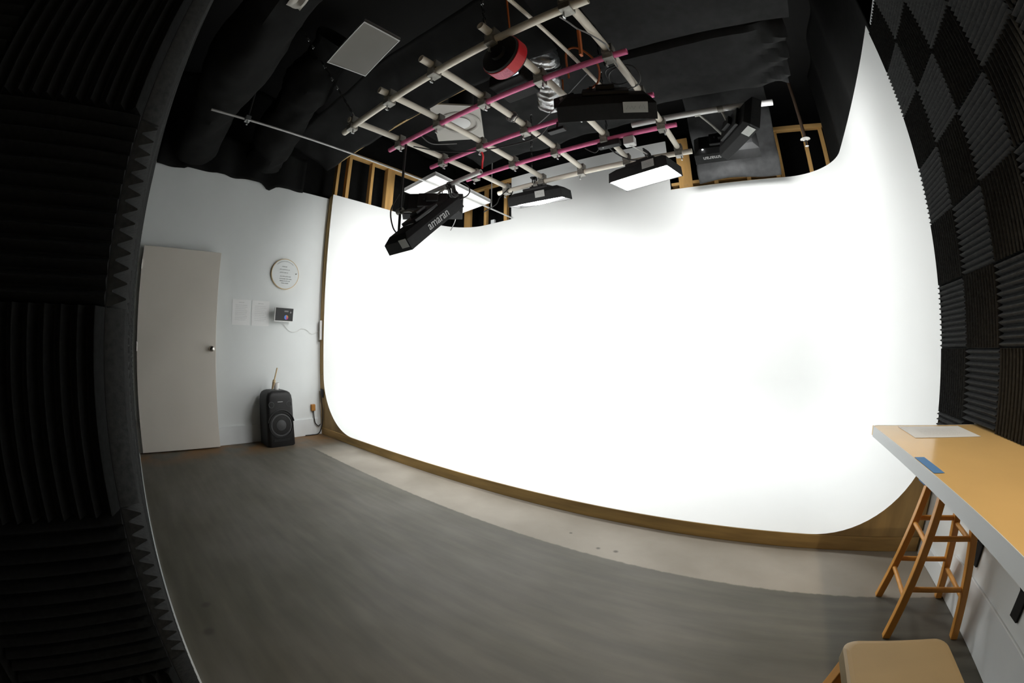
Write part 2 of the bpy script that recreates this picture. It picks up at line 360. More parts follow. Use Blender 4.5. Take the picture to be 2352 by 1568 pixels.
# right wall, 12-inch tiles; local x -> world -y, front -> -x
rows_txt = ['top','second from top','third from top','fourth from top','fifth from top','sixth from top','lowest full']
def place_foam(me, name, centre, rotz, horiz, label, group):
    o = bpy.data.objects.new(name, me); COL.objects.link(o)
    o.matrix_world = Matrix.Translation(centre) @ Matrix.Rotation(rotz,4,'Z') @ (Matrix.Rotation(math.pi/2,4,'Y') if horiz else Matrix.Identity(4))
    return tag(o, label, 'foam tile', group)
for c in range(6):
    for r in range(7):
        hz = (c+r)%2 == 1
        place_foam(small, 'foam_tile', (5.5995, -.062-.305*(c+.5)+random.uniform(-.002,.002), 2.914-.305*(r+.5)), -math.pi/2, hz,
            'charcoal foam tile with %s ridges, %s row, %s column from the white cove' % ('level' if hz else 'upright', rows_txt[r], ORD[c]), 'foam tiles on the right wall')
place_foam(small, 'foam_tile', (5.5995,-.214,.627), -math.pi/2, True, 'charcoal foam tile with level ridges just beyond the end of the counter, below its top', 'foam tiles on the right wall')
# black partition, 24-inch tiles
bigs = {h: foam_mesh('large_foam_tile', .498, 13 if h else 11, .014, .041, 'foamd') for h in (True, False)}
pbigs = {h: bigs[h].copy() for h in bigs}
for q_ in pbigs.values(): q_.materials.clear(); q_.materials.append(M['foamd_lit'])
levels = [(.168/2,.336), (.42,1), (.921,1), (1.422,1), (1.923,1), (2.424,1)]     # centre height, height scale (the lowest course is cut)
for c in range(3):
    for r,(zc,k) in enumerate(levels):
        hz = (c+r)%2 == 1
        o = place_foam(bigs[hz], 'foam_tile', (XF+.0005, YP-.001-.5*(c+.5), zc), math.pi/2, hz,
            'big black foam tile, %s ridges, on the near face, %s row up, %s' % ('level' if hz else 'upright', ORD[r], ['at its corner','second column','third column'][c]), 'foam tiles on the near black face')
        o.scale = (k,1,1) if hz else (1,1,k)
for c in range(6):
    for r,(zc,k) in enumerate(levels):
        hz = (c+r)%2 == 1
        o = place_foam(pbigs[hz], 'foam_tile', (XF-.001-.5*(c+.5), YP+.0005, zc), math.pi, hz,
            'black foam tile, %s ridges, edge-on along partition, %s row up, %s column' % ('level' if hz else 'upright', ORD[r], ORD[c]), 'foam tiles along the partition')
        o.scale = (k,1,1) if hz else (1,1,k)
# ================================================================== DOOR WALL THINGS
# party speaker
SX0, SX1, SY0, SY1, SH = .06, .37, -.845, -.515, .60
sp = thing('party_speaker', 'black upright party speaker standing on the floor against the white wall', 'speaker', (.21,-.68,0))
def rrect(x0,x1,y0,y1,z,r,k=5):
    pts = []
    for cx,cy,a0 in ((x1-r,y1-r,0),(x0+r,y1-r,90),(x0+r,y0+r,180),(x1-r,y0+r,270)):
        for i in range(k+1):
            a = math.radians(a0+90*i/k); pts.append((cx+r*math.cos(a), cy+r*math.sin(a), z))
    return pts
def loft(secs, sm=True):
    mb = MB(); n = len(secs[0]); vs = [p for s_ in secs for p in s_]
    mb.add(vs, [(i*n+j, i*n+(j+1)%n, (i+1)*n+(j+1)%n, (i+1)*n+j) for i in range(len(secs)-1) for j in range(n)], sm)
    mb.add(secs[0], [tuple(range(n-1,-1,-1))]); mb.add(secs[-1], [tuple(range(n))]); return mb
secs = []
for z, ins in ((0,.01),(.012,0),(.3,.004),(.5,.008),(.55,.016),(.58,.032),(.595,.055),(.60,.075)):
    secs.append(rrect(SX0+ins*.4, SX1-ins*.5, SY0+ins, SY1-ins, z, .045))
part('cabinet', loft(secs), 'dark', sp)
xf = SX1+.001
wf = part('woofer', MB().lathe([(.125,-.006),(.125,.006),(.112,.009),(.105,.002),(.06,-.004),(.058,.006),(.035,.012),(0,.014)], (xf-.006,-.68,.235), (1,0,0), 36), 'grille', sp)
part('surround', MB().lathe([(.132,.0),(.136,.008),(.142,.008),(.145,.0)], (xf-.004,-.68,.235), (1,0,0), 36), 'dark', wf)
for y in (-.785,-.575):
    part('tweeter', MB().lathe([(.034,0),(.034,.005),(.028,.006),(.02,-.004),(.008,.002),(0,.003)], (xf-.009,y,.46), (1,0,0), 24), 'grille', sp)
part('arch_trim', MB().tube([(xf-.004,-.68+.155*math.cos(a),.245+.155*math.sin(a)) for a in [math.radians(x) for x in range(10,171,8)]], .009, 8), 'dark', sp)
part('port_slot', MB().box((xf-.006,-.78,.055),(xf+.003,-.58,.085)), 'black', sp, .003)
part('handle_recess', MB().box((.12,-.76,.598),(.3,-.6,.604)), 'grille', sp, .003)
part('badge', MB().box((xf-.009,-.71,.485),(xf-.002,-.65,.492)), 'logo', sp, 0, 'small silver badge')
cup = solid('cup', MB().lathe([(0,0),(.026,0),(.036,.075),(.034,.075),(.025,.004),(0,.004)], (.2,-.66,.604)), 'white', 'small white cup standing on top of the black speaker', 'cup')
br = thing('paint_brush', 'paint brush with pale wooden handle leaning on the white cup on the speaker', 'paint brush', (.24,-.70,.605))
p0, p1 = Vector((.235,-.722,.612)), Vector((.2,-.645,.84)); dr = (p1-p0)
part('bristles', MB().tube([p0, p0+dr*.33], .009, 10, r1=.017), 'brownbristle', br)
part('ferrule', MB().tube([p0+dr*.33, p0+dr*.43], .0175, 10), 'brushwood', br)
part('handle', MB().tube([p0+dr*.43, p0+dr*.55, p0+dr*.8, p0+dr], .008, 10), 'brushwood', br)
# round handwritten sign
sg = thing('wall_sign', 'round white handwritten sign with thin wooden edge on the wall above the display', 'sign', (0,-.515,1.735))
part('rim', MB().lathe([(.176,0),(.18,.004),(.18,.018),(.172,.02),(.172,.0)], (.001,-.515,1.914), (1,0,0), 48), 'brushwood', sg)
part('board', MB().lathe([(0,0),(.173,0),(.173,.019),(0,.0195)], (.001,-.515,1.914), (1,0,0), 48), 'wall', sg)
def scribble(mb, x, y0, y1, z, h, seed, r=.0014, ax='y'):
    rn = random.Random(seed); y = y0
    while y < y1:
        wl = min(rn.uniform(.018,.05)*(h/.012), y1-y); pts = []; k = max(4,int(wl/(h*.35)))
        for i in range(k+1): pts.append((x, y+wl*i/k, z+(h*.5*rn.uniform(.3,1) if i%2 else -h*.5*rn.uniform(.3,1))))
        mb.tube(pts, r, 5); y += wl+h*.7
    return mb
wr = MB()
for i,(z,a,b) in enumerate(((2.00,-.56,-.50),(1.965,-.585,-.46),(1.93,-.585,-.485),(1.885,-.58,-.44),(1.857,-.585,-.43),(1.832,-.58,-.45),(1.806,-.56,-.47))): scribble(wr, .0215, a, b, z, .012, i)
arc = [(.0215, -.515+.15*math.cos(math.radians(a)), 1.914+.15*math.sin(math.radians(a))+(.004 if k%2 else -.004)) for k,a in enumerate(range(50,140,3))]
part('handwriting', wr, 'ink', sg)
part('curved_line', MB().tube(arc, .0013, 5), 'ink', sg)
part('pin', MB().tube([(.0205,-.375,1.925),(.03,-.372,1.93)], .006, 8), 'clamp', sg)
# papers
for y, nm in ((-1.03,'plain white paper sheet of printed rules on the wall, the one nearer the door'),(-.795,'plain white paper sheet of printed rules on the wall, the one nearer the display')):
    t = thing('paper_sheet', nm, 'paper', (0,y,1.30), 'paper sheets on the wall')
    part('sheet', MB().box((.0005,y-.108,1.302),(.0025,y+.108,1.582)), 'paper', t)
    part('heading', scribble(MB(),.003,y-.03,y+.03,1.55,.009,5,.0009), 'inkl', t); tx = MB()
    for k in range(9): scribble(tx,.003,y-.07,y+.07-(.02 if k%3==2 else 0),1.52-k*.02,.006,10+k,.0006)
    part('print', tx, 'inkl', t)
# smart display
td = thing('smart_display', 'small smart display with black screen held on an angled white wall mount', 'display', (.0,-.53,1.35))
fm = frame((.075,-.525,1.438), (-.10,1,.0), (.10,.0,1))     # local x across, z up, -y faces the room
part('housing', MB().frustum([fm@Vector(p) for p in ((-.128,-.006,-.085),(.123,-.006,-.085),(.123,-.006,.08),(-.128,-.006,.08))], [fm@Vector(p) for p in ((-.118,.03,-.075),(.118,.03,-.075),(.118,.03,.07),(-.118,.03,.07))]), 'white', td, .006)
scn = part('screen', MB().box((-.113,-.009,-.07),(.119,-.0065,.074), fm), 'screen', td)
ic = lambda x,z,r,ps=0,pe=360: MB().add([fm@Vector((x,-.0095,z))]+[fm@Vector((x+r*math.cos(math.radians(a)),-.0095,z+r*math.sin(math.radians(a)))) for a in range(ps,pe+1,15)], [(0,i,i+1) for i in range(1,(pe-ps)//15+1)])
part('icon', ic(.03,-.03,.027,90,270), 'icon_blue', scn); part('icon', ic(.03,-.03,.027,0,90), 'icon_orange', scn); part('icon', ic(.03,-.03,.027,270,360), 'icon_pink', scn)
part('icon', ic(.085,.028,.011), 'icon_grey', scn); part('text_bar', MB().box((0,-.0095,.03),(.055,-.0092,.048), fm), 'icon_grey', scn)
part('wall_mount', MB().box((.0,-.56,1.40),(.05,-.49,1.46)), 'white', td, .004)
solid('display_cable', MB().tube(smooth_path([(.012,-.50,1.33),(.008,-.42,1.255),(.008,-.33,1.25),(.008,-.27,1.285),(.008,-.2,1.28),(.01,-.14,1.235),(.012,-.09,1.235),(.02,-.05,1.26),(.03,-.03,1.25)]), .0028, 6), 'cablew', 'thin white cable running from the display to the strip on the post', 'cable')
ps = thing('power_strip', 'narrow upright white power strip fixed to the timber post at the cove edge', 'power strip', (.05,-.02,1.16))
part('case', MB().box((.04,-.034,1.16),(.062,-.0025,1.395)), 'white', ps, .003); part('plug', MB().box((.022,-.03,1.24),(.0395,-.008,1.265)), 'white', ps, .003)
# orange adapter with cord
oa = thing('plug_adapter', 'orange outlet adapter on the white wall low beside the timber post', 'plug', (0,-.115,.29))
part('body', MB().box((.0,-.145,.30),(.035,-.09,.38)), mat('orange_adapter', (.42,.17,.02), .45), oa, .006)
part('cord', MB().tube(smooth_path([(.02,-.115,.30),(.022,-.11,.22),(.03,-.10,.15),(.03,-.06,.11),(.03,-.03,.13)]), .006, 8), 'cable', oa)
solid('cable', MB().tube(smooth_path([(.06,-.012,.52),(.07,-.02,.42),(.074,-.012,.3),(.06,-.012,.18),(.04,-.02,.09),(.02,-.06,.012),(.03,-.16,.008),(.02,-.24,.008)]), .006, 8), 'cable', 'black cord hanging down the timber post to the floor', 'cord')
solid('cord_clip', MB().frustum([(.05,-.022,.49),(.098,-.022,.46),(.098,-.003,.46),(.05,-.003,.49)], [(.045,-.024,.57),(.098,-.024,.56),(.098,-.003,.56),(.045,-.003,.57)]), 'dark', 'black clip holding the cord on the timber post', 'clip', bevel=.004)
# ================================================================== COUNTER AND STOOLS
ct = thing('counter', 'long tan counter with pale grey edge fixed along the right wall', 'counter', (5.31,-2.2,0))
part('worktop', MB().box((5.032,-3.9,.740),(5.598,-.462,.778)), 'counter', ct)
def edge_band():
    pts = [(5.597,-.4615),(5.06,-.4615),(5.04,-.468),(5.0315,-.488),(5.0315,-3.9)]
    out = [(5.597,-.459),(5.059,-.459),(5.037,-.466),(5.029,-.487),(5.029,-3.9)]
    mb = MB()
    for i in range(4):
        a,b,c,d = pts[i],pts[i+1],out[i+1],out[i]
        mb.frustum([(q[0],q[1],.738) for q in (a,b,c,d)], [(q[0],q[1],.7785) for q in (a,b,c,d)])
    return mb
part('edge_band', edge_band(), 'edge', ct, 0, 'pale grey edge strip')
for y in (-.655,-1.06,-1.47,-1.88):
    b_ = MB().box((5.588,y-.026,.25),(5.5995,y+.026,.738)).box((5.2,y-.026,.728),(5.59,y+.026,.7395))
    b_.tube([(5.58,y,.36),(5.36,y,.727)], .012, 8)
    part('bracket', b_, 'black', ct, .002, 'black steel bracket')
pp = thing('paper_sheet', 'white paper sheet lying flat at the far end of the counter', 'paper', (5.29,-.60,.779))
part('sheet', MB().box((5.14,-.715,.7788),(5.438,-.495,.7796)), 'paper', pp)
tx = MB()
for k in range(7): scribble(tx, 0, -.08, .08, 0, .006, 40+k, .0006); 
for p in tx.v: pass
tx = MB()
for k in range(7):
    m_ = MB(); scribble(m_, 0, -.09, .09-(.03 if k==6 else 0), 0, .007, 40+k, .0006)
    tx.add([(5.29+p.y, -.55-.02*k+p.z, .7799) for p in m_.v], m_.f)
part('print', tx, 'inkl', pp)
solid('masking_tape', MB().box((5.034,-1.155,.7788),(5.068,-.99,.7795)).box((5.04,-1.09,.727),(5.075,-1.04,.7375)), 'tape', 'short strip of blue masking tape on the counter front edge', 'tape')
def stool(x, y, rot, label, h=.60):
    t = thing('wooden_stool', label, 'stool', (x,y,0), 'wooden stools at the counter')
    c, s = math.cos(rot), math.sin(rot)
    W = lambda u,v,z: Vector((x+c*u-s*v, y+s*u+c*v, z))
    def P(i,j,z): return (i*(.160-.142*z), j*(.158-.125*z))
    sg_ = [rot_ for rot_ in ()]
    secs = []
    for z, ins in ((h-.032,.006),(h-.028,0),(h-.006,0),(h-.001,.004),(h,.012)):
        secs.append([W(px,py,z) for px,py,_ in rrect(-.108+ins,.108-ins,-.108+ins,.108-ins,0,.026)])
    part('seat', loft(secs, False), 'seat', t, 0, 'pale worn square seat')
    for i in (-1,1):
        for j in (-1,1):
            a, b = P(i,j,0), P(i,j,h-.032); q = .0165
            mk = lambda p,z: [W(p[0]+dx*q, p[1]+dy*q, z) for dx,dy in ((-1,-1),(1,-1),(1,1),(-1,1))]
            part('leg', MB().frustum(mk(a,0), mk(b,h-.0325)), 'stool', t, .003)
    for z in (.205,.405):
        for j in (-1,1):
            a, b = P(-1,j,z), P(1,j,z)
            part('rung', MB().tube([W(a[0]+.014,a[1],z), W(b[0]-.014,b[1],z)], .0115, 10), 'stool', t)
    for z in (.165,.385):
        for i in (-1,1):
            a, b = P(i,-1,z), P(i,1,z)
            part('rung', MB().tube([W(a[0],a[1]+.014,z), W(b[0],b[1]-.014,z)], .0105, 10), 'stool', t)
    return t
stool(5.392,-.627,-.073,'orange wooden stool with two tiers of rungs pushed under the counter')
stool(4.862,-1.685,.03,'wooden stool nearest the camera, only its pale square seat showing')
# ================================================================== PIPE GRID
ZX, ZY, RP = 2.85, 2.905, .0255
XPIPES = [(-.82,1.77,3.97,'cream'),(-.33,1.77,3.985,'pink'),(.185,1.77,3.985,'pink'),(.65,1.83,4.03,'pink'),(1.155,1.86,4.05,'cream')]
xl = ['cream grid pipe running side to side, nearest the camera','pink grid pipe running side to side, nearest the camera of the three pink ones','pink grid pipe running side to side, middle of the three','pink grid pipe running side to side, farthest of the three pink ones','cream grid pipe running side to side, nearest the white back wall']
for (y,x0,x1,m),lb in zip(XPIPES,xl): solid('grid_pipe', MB().pipe((x0,y,ZX),(x1,y,ZX),RP if m=='cream' else .0205), m, lb, 'pipe', 'pipes of the lighting grid')
YP_X = [(1.90,1.975,-.865),(2.40,2.45,-.92),(2.87,2.92,-.945),(3.35,3.41,-.93),(3.845,3.925,-.86)]     # x at the near end, x at the far end, near end y
for i,(xa,xb,ya) in enumerate(YP_X):
    solid('grid_pipe', MB().pipe((xa,ya,ZY),(xb,1.185,ZY),RP), 'cream', 'cream grid pipe running towards the back wall, %s counting from the door side' % ORD[i], 'pipe', 'pipes of the lighting grid')
def tilt(yx): pass
# clamps
cl0 = bpy.data.objects.new('pipe_clamp', None); COL.objects.link(cl0)
cb = MB().box((-.033,-.037,-.036),(.033,.037,.012)).box((-.037,-.033,.02),(.037,.033,.084))
cb.lathe([(.036,-.022),(.036,.022)], (0,0,0), (1,0,0), 12).lathe([(.036,-.022),(.036,.022)], (0,0,.055), (0,1,0), 12)
part('jaw', cb, 'clamp', cl0, .004)
part('bolt', MB().tube([(.02,0,-.034),(.02,0,-.075)], .006, 8).tube([(.02,-.014,-.07),(.02,.014,-.07)], .005, 6), 'steel', cl0)
part('wing_bolt', MB().tube([(0,.03,.06),(0,.06,.06)], .006, 8).box((-.012,.055,.052),(.012,.06,.068)), 'steel', cl0)
first = True
xnm = ['front cream','front pink','middle pink','rear pink','rear cream']
for i,(xa,xb,ya) in enumerate(YP_X):
    for j,(y,_,_,_) in enumerate(XPIPES):
        o = cl0 if first else copy_tree(cl0); first = False
        o.location = (xa+(xb-xa)*(y-ya)/(1.185-ya), y, ZX)
        o.rotation_euler = (0,0,random.choice((0,math.pi)))
        tag(o, 'grey clamp where the %s pipe meets the %s cream cross pipe from the door' % (xnm[j], ORD[i]), 'clamp', 'clamps of the lighting grid')
solid('thin_pipe', MB().pipe((3.585,-1.1,2.93),(3.67,.33,2.93),.0125,.003), 'cream', 'thin pale pipe running back between the fourth and fifth cream cross pipes', 'pipe')
solid('silver_pipe', MB().pipe((3.62,.755,3.0),(4.845,.775,3.0),.026,.004), 'steelw', 'silver pipe sticking out beyond the grid towards the sprinkler drop', 'pipe')
solid('short_pipe', MB().pipe((1.27,.46,2.73),(2.25,.39,2.73),.024,.004), 'steelw', 'short silver pipe slung below the grid in front of the white board', 'pipe')
solid('thin_rod', MB().tube([(1.24,-1.9,3.0),(1.20,2.3,3.0)], .011, 10), 'alu', 'long thin grey rod running under the white board to the back wall', 'rod')
rc = thing('rod_clamp', 'small steel clamp on the thin rod beside the black drape', 'clamp', (1.238,-1.55,3.0))
part('jaw', MB().box((1.21,-1.575,2.98),(1.265,-1.525,3.03)), 'steel', rc, .004); part('bolt', MB().tube([(1.25,-1.55,2.98),(1.25,-1.55,2.94)], .008, 8), 'steel', rc)
solid('hanger_rod', MB().tube([(1.24,-1.55,3.03),(1.33,-1.56,CEIL)], .008, 8), 'cable', 'dark hanger rod holding the thin rod beside the black drape', 'rod', 'hanger rods')
solid('hanger_rod', MB().tube([(1.20,1.83,3.0),(1.20,1.83,CEIL)], .008, 8), 'alu', 'grey hanger rod holding the thin rod near the back wall', 'rod', 'hanger rods')
# grid suspension
def susp(x, y, x2, y2, label):
    t = thing('hanging_chain', label, 'chain', (x,y,2.93), 'chains holding the grid'); p0 = Vector((x,y,2.93)); p1 = Vector((x2,y2,CEIL)); n_ = 34; d = (p1-p0)/n_
    lk = MB(); r3 = random.Random(int(x*100))
    for k in range(n_):
        a = p0+d*k; b = a+d*.95; sd = Vector((.008,0,0)) if k%2 else Vector((0,.008,0))
        lk.tube([a,a+sd+d*.2,b+sd-d*.2,b,b-sd-d*.2,a-sd+d*.2,a], .0035, 5, False)
    part('links', lk, 'cable', t)
    for k in (0,6,8,11,16,18):
        q = p0+d*(k+.5); part('shackle', MB().tube([q-d*.35, q+d*.35], .009, 8), 'steel', t, 0, 'bright steel shackle')
susp(1.93,-.83,1.5,-1.75,'dark chain with bright shackles above the grid corner nearest the door')
susp(3.36,-.9,3.05,-.75,'chain above the front cream pipe holding the grid front')
susp(3.42,.65,3.42,.65,'chain hanging behind the unlit softbox')
susp(2.45,.95,2.45,.95,'chain hanging above the lit softbox with the half-hidden glow')
# ================================================================== SOFTBOXES
LBL = lambda mtx, x0,x1,y,z0,z1,sgn: MB().box((x0,min(y,y+sgn*.0015),z0),(x1,max(y,y+sgn*.0015),z1), mtx)
FONT = bpy.data.curves.new('logo_font','FONT'); 
def text_mesh(txt, size, mtx, name, m, parent):
    cu = bpy.data.curves.new(name,'FONT'); cu.body = txt; cu.size = size; cu.align_x = 'CENTER'; cu.align_y = 'CENTER'; cu.extrude = .0006; cu.offset = .0012
    to = bpy.data.objects.new(name, cu); COL.objects.link(to)
    dg = bpy.context.evaluated_depsgraph_get(); me = bpy.data.meshes.new_from_object(to.evaluated_get(dg))
    COL.objects.unlink(to); bpy.data.objects.remove(to)
    me.transform(Matrix.Translation(-worldpos(parent)) @ mtx); me.materials.clear(); me.materials.append(M[m]); me.name = name
    o = bpy.data.objects.new(name, me); COL.objects.link(o); o.parent = parent; return o
def softbox(label, c, xdir, nrm, L=.62, W=.30, D=.14, lit=1, rec=.0, sag=.02, mount=None, logo=None, lab=None, led=None, bow=0.0):
    """c: centre of the diffuser; nrm: where the light goes; local x along the length, local z backwards"""
    fm_ = frame(c, xdir, [-q for q in nrm]); t = thing('softbox_light', label, 'softbox light', c, 'softbox lights')
    tr = lambda pts: [fm_@Vector(p) for p in pts]
    hl, hw = L/2, W/2
    sec = lambda l,w_,z,k=0: [(-l,-w_,z),(l,-w_,z),(l,w_,z),(-l,w_,z)]
    mb = MB(); th = .006
    A, B, C_, D_ = sec(hl,hw,0), sec(hl-.004,hw-.004,D*.7), sec(hl-.06,hw-.045,D), sec(hl-th,hw-th,0); E_ = sec(hl-th,hw-th,.015+rec)
    vs = tr(A+B+C_+D_+E_); fs = []
    for a,b in ((0,4),(4,8),(0,12),(12,16)):
        for k in range(4): fs.append((a+k,a+(k+1)%4,b+(k+1)%4,b+k))
    fs.append((8,9,10,11)); mb.add(vs, fs)
    part('fabric_shell', mb, 'softb', t, .004)
    df = MB().grid(lambda u,v: fm_@Vector(((u-.5)*(L-2*th),(v-.5)*(W-2*th),.011+rec-sag*math.sin(math.pi*u)*math.sin(math.pi*v))), 10, 6)
    part('diffuser', df, 'diffuser_%g' % lit if lit else 'diffuser_off', t, 0, 'bright lit white diffuser' if lit else 'unlit pale diffuser')
    hd = part('light_head', MB().box((-.15,-.085,D+.001),(.15,.085,D+.03), fm_), 'dark', t, .006)
    part('control_box', MB().box((-.06,-.04,D+.031),(.06,.04,D+.062), fm_).tube([fm_@Vector((-.09,0,D+.03)), fm_@Vector((-.09,0,D+.055))], .012), 'dark', hd, .004)
    if led is not None: part('indicator_light', MB().lathe([(.0,.004),(.006,.003),(.008,0)], fm_@Vector((led[0],led[1],D+.0325 if abs(led[1])<.085 else D)), fm_.to_3x3()@Vector((0,0,1)), 12), 'led', hd)
    top = fm_@Vector((0,0,D+.03))
    if mount:
        m1 = Vector(mount); yk = MB().tube([top, top+(m1-top)*.5+Vector((0,0,.01)), m1], .011, 8)
        yk.lathe([(.03,-.025),(.03,.025)], m1, (1,0,0), 12)
        part('bracket', yk, 'clamp', t)
    if lab:   # (side, x0, x1, z0, z1)
        sd, x0, x1, z0, z1 = lab
        if sd in (1,-1):
            part('name_label', LBL(fm_, x0,x1, sd*(hw+.0015), z0, z1, sd), 'label', t, 0, 'pale grey taped label')
        else:
            xx = (hl+.0015)*(1 if sd == 'r' else -1)
            part('name_label', MB().box((min(xx,xx*1.004),x0,z0),(max(xx,xx*1.004),x1,z1), fm_), 'label', t, 0, 'pale grey taped label')
    if lab and lab[0] in (1,-1):
        m_ = MB(); scribble(m_, 0, x0+.02, x1-.02, (z0+z1)/2, (z1-z0)*.45, int(abs(c[0])*100), .0012)
        m_.v = [fm_@Vector((p.y, sd*(hw+.0035), p.z)) for p in m_.v]
        part('marker_writing', m_, 'ink', t)
    if logo:  # (side, x, z, size, flip)
        sd, x, z, size, flip = logo
        lx = Vector((-sd*(-1),0,0)) if False else Vector((1 if sd < 0 else -1,0,0))
        uz = Vector((0,0,1))
        if flip: lx, uz = -lx, -uz
        nn = lx.cross(uz)
        ml = Matrix(((lx.x,uz.x,nn.x,x),(lx.y,uz.y,nn.y,sd*(hw+.003)),(lx.z,uz.z,nn.z,z),(0,0,0,1)))
        text_mesh('amaran', size, fm_@ml, 'logo', 'logo', t)
    return t
# A: long tilted box in front of the left white wall; B behind it; C, D on the back pipe; E, F at right; G unlit near the front
softbox('black softbox with grey lettering tilted low below the short silver pipe', (2.145,-.13,2.045), (0,.74,.67), (0,.67,-.74), L=.73, W=.29, D=.13, mount=(1.985,-.31,2.2),
        logo=(-1,.02,.058,.095,False), lab=('l',-.135,-.05,.03,.10))
softbox('black softbox seen from behind, under the white board, with a bright indicator', (1.55,.45,2.53), (.75,.67,0), (-.655,.735,-.34), L=.62, W=.28, D=.13, rec=.03, mount=(1.75,.45,2.73), led=(.1,-.1))
softbox('brightly lit softbox showing its whole white face under the rear cream pipe', (3.63,.97,2.555), (.585,-.15,.0), (.02,.02,-1), L=.60, W=.29, D=.13, mount=(3.66,1.15,2.83), lab=(-1,.06,.18,.03,.10))
softbox('lit softbox under the rear cream pipe showing only a sliver of glow', (2.38,1.22,2.64), (.64,.05,0), (.0,.26,-1), L=.64, W=.28, D=.14, lit=.6, rec=.022, sag=.05, mount=(2.38,1.15,2.83), lab=(-1,.02,.13,.04,.11))
softbox('black softbox under the silver pipe turned towards the curtain, with a pale label', (4.56,.90,2.83), (.54,-.84,0), (.84,.54,-.3), L=.58, W=.29, D=.12, lit=.38, rec=.05, mount=(4.40,.77,3.0), lab=(-1,.14,.26,.02,.09), led=(.0,.06))
softbox('black softbox with grey upside-down lettering beside the end of the rear cream pipe', (4.362,1.40,2.915), (1,0,0), (0,.88,-.48), L=.63, W=.29, D=.145, lit=.5, rec=.03, mount=(4.2,.775,3.0), logo=(-1,-.145,.06,.06,True), led=(-.22,-.12))
softbox('black unlit softbox hanging under the front pink pipe with a long grey label', (3.705,-.05,2.596), (.93,.37,0), (-.26,.66,-.75), L=.63, W=.29, D=.155, lit=0, mount=(3.78,.185,2.86), lab=(-1,.10,.255,.045,.115))
solid('light_pole', MB().tube([(1.985,-.31,2.835),(1.985,-.31,2.0)], .011, 8), 'cable', 'dark upright pole dropping from the grid to the tilted softbox', 'pole')
# ================================================================== PANELS AND VENT
def panel(name, label, cat, corners, th, mface, mframe, fwid=.02):
    c = [Vector(p) for p in corners]; n_ = (c[1]-c[0]).cross(c[3]-c[0]).normalized()
    if n_.z > 0: n_ = -n_
    mid = sum(c, Vector())/4; t = thing(name, label, cat, mid)
    part('face', MB().prism([p+n_*.0005 for p in c], -n_*(th*.6)), mface, t)
    fb = MB()
    for i in range(4):
        a, b = c[i], c[(i+1)%4]; ia, ib = a+(mid-a).normalized()*fwid*1.4, b+(mid-b).normalized()*fwid*1.4
        fb.prism([a+n_*.003, b+n_*.003, ib+n_*.003, ia+n_*.003], -n_*th)
    part('frame', fb, mframe, t, 0, 'thin edge frame'); return t
panel('ceiling_panel', 'square pale flat panel hanging alone in the dark above the chain', 'panel', [(2.596,-1.268,3.25),(2.605,-.951,3.25),(2.074,-.879,3.25),(2.033,-1.228,3.25)], .03, 'panelk', 'alu', .01)
panel('bounce_board', 'bright white rectangular board lying on the thin rod behind the tilted softbox', 'board', [(.74,.66,3.025),(1.38,.60,3.03),(1.30,1.69,3.03),(.70,1.76,3.025)], .05, 'panelw', 'white', .015)
vt = thing('air_diffuser', 'square pale metal air diffuser with round middle above the grid', 'vent', (2.0,.27,3.3))
vc = [Vector(p) for p in ((2.07,-.17,3.30),(2.40,.17,3.30),(2.01,.70,3.32),(1.59,.42,3.32))]
part('plate', MB().prism(vc, (0,0,.02)), 'panelg', vt, .004)
vm = Vector((2.05,.27,3.3))
part('disc', MB().lathe([(0,-.012),(.09,-.01),(.11,-.003),(.11,.0)], vm, (0,0,1), 32), 'panelw', vt)
part('ring', MB().lathe([(.17,-.003),(.18,-.01),(.2,-.008),(.21,-.001)], vm, (0,0,1), 32), 'panelg', vt)
part('collar', MB().tube([vm+Vector((0,0,.02)), vm+Vector((0,0,.35))], .13, 20), 'black', vt)
# ================================================================== DRAPES AND WRAPPED DUCTS
def nz3(p, s=1.0): return noise.noise(Vector(p)*s)
def wrapped_duct(label, p0, p1, r, m='cloth', seed=0, nu=60, nv=28, flat=1.0, amp=.03):
    p0, p1 = Vector(p0), Vector(p1); t = (p1-p0).normalized(); s_ = Vector((0,0,1)).cross(t).normalized(); u_ = t.cross(s_)
    def f(u,v):
        a = 2*math.pi*v; p = p0.lerp(p1,u); rr = r*(1+.10*math.sin(u*math.pi*5+seed))+amp*nz3((u*6+seed,math.cos(a)*1.4,math.sin(a)*1.4))+.4*amp*nz3((u*22+seed,math.cos(a)*3,math.sin(a)*3))
        return p+s_*math.cos(a)*rr+u_*math.sin(a)*rr*flat
    return solid('wrapped_duct', MB().grid(f,nu,nv), m, label, 'duct', 'cloth-wrapped ducts')
wrapped_duct('round duct wrapped in black cloth beside the foam partition, lowest above the door', (.10,-1.86,3.24), (3.6,-1.80,3.38), .27, seed=1, amp=.05)
wrapped_duct('second black cloth-wrapped duct sagging over the wall above the door', (.10,-1.0,3.20), (1.5,-.95,4.05), .25, seed=4, amp=.05)
wrapped_duct('black cloth-wrapped duct crossing overhead above the foam tiles and curtain', (5.33,-1.3,4.175), (5.36,-.02,4.175), .17, seed=9, amp=.03)
def drape(name, label, fn, nu, nv, m='cloth', cat='drape', group=None, th=.006):
    o = solid(name, MB().grid(fn,nu,nv), m, label, cat, group)
    md = o.modifiers.new('thickness','SOLIDIFY'); md.thickness = th; return o
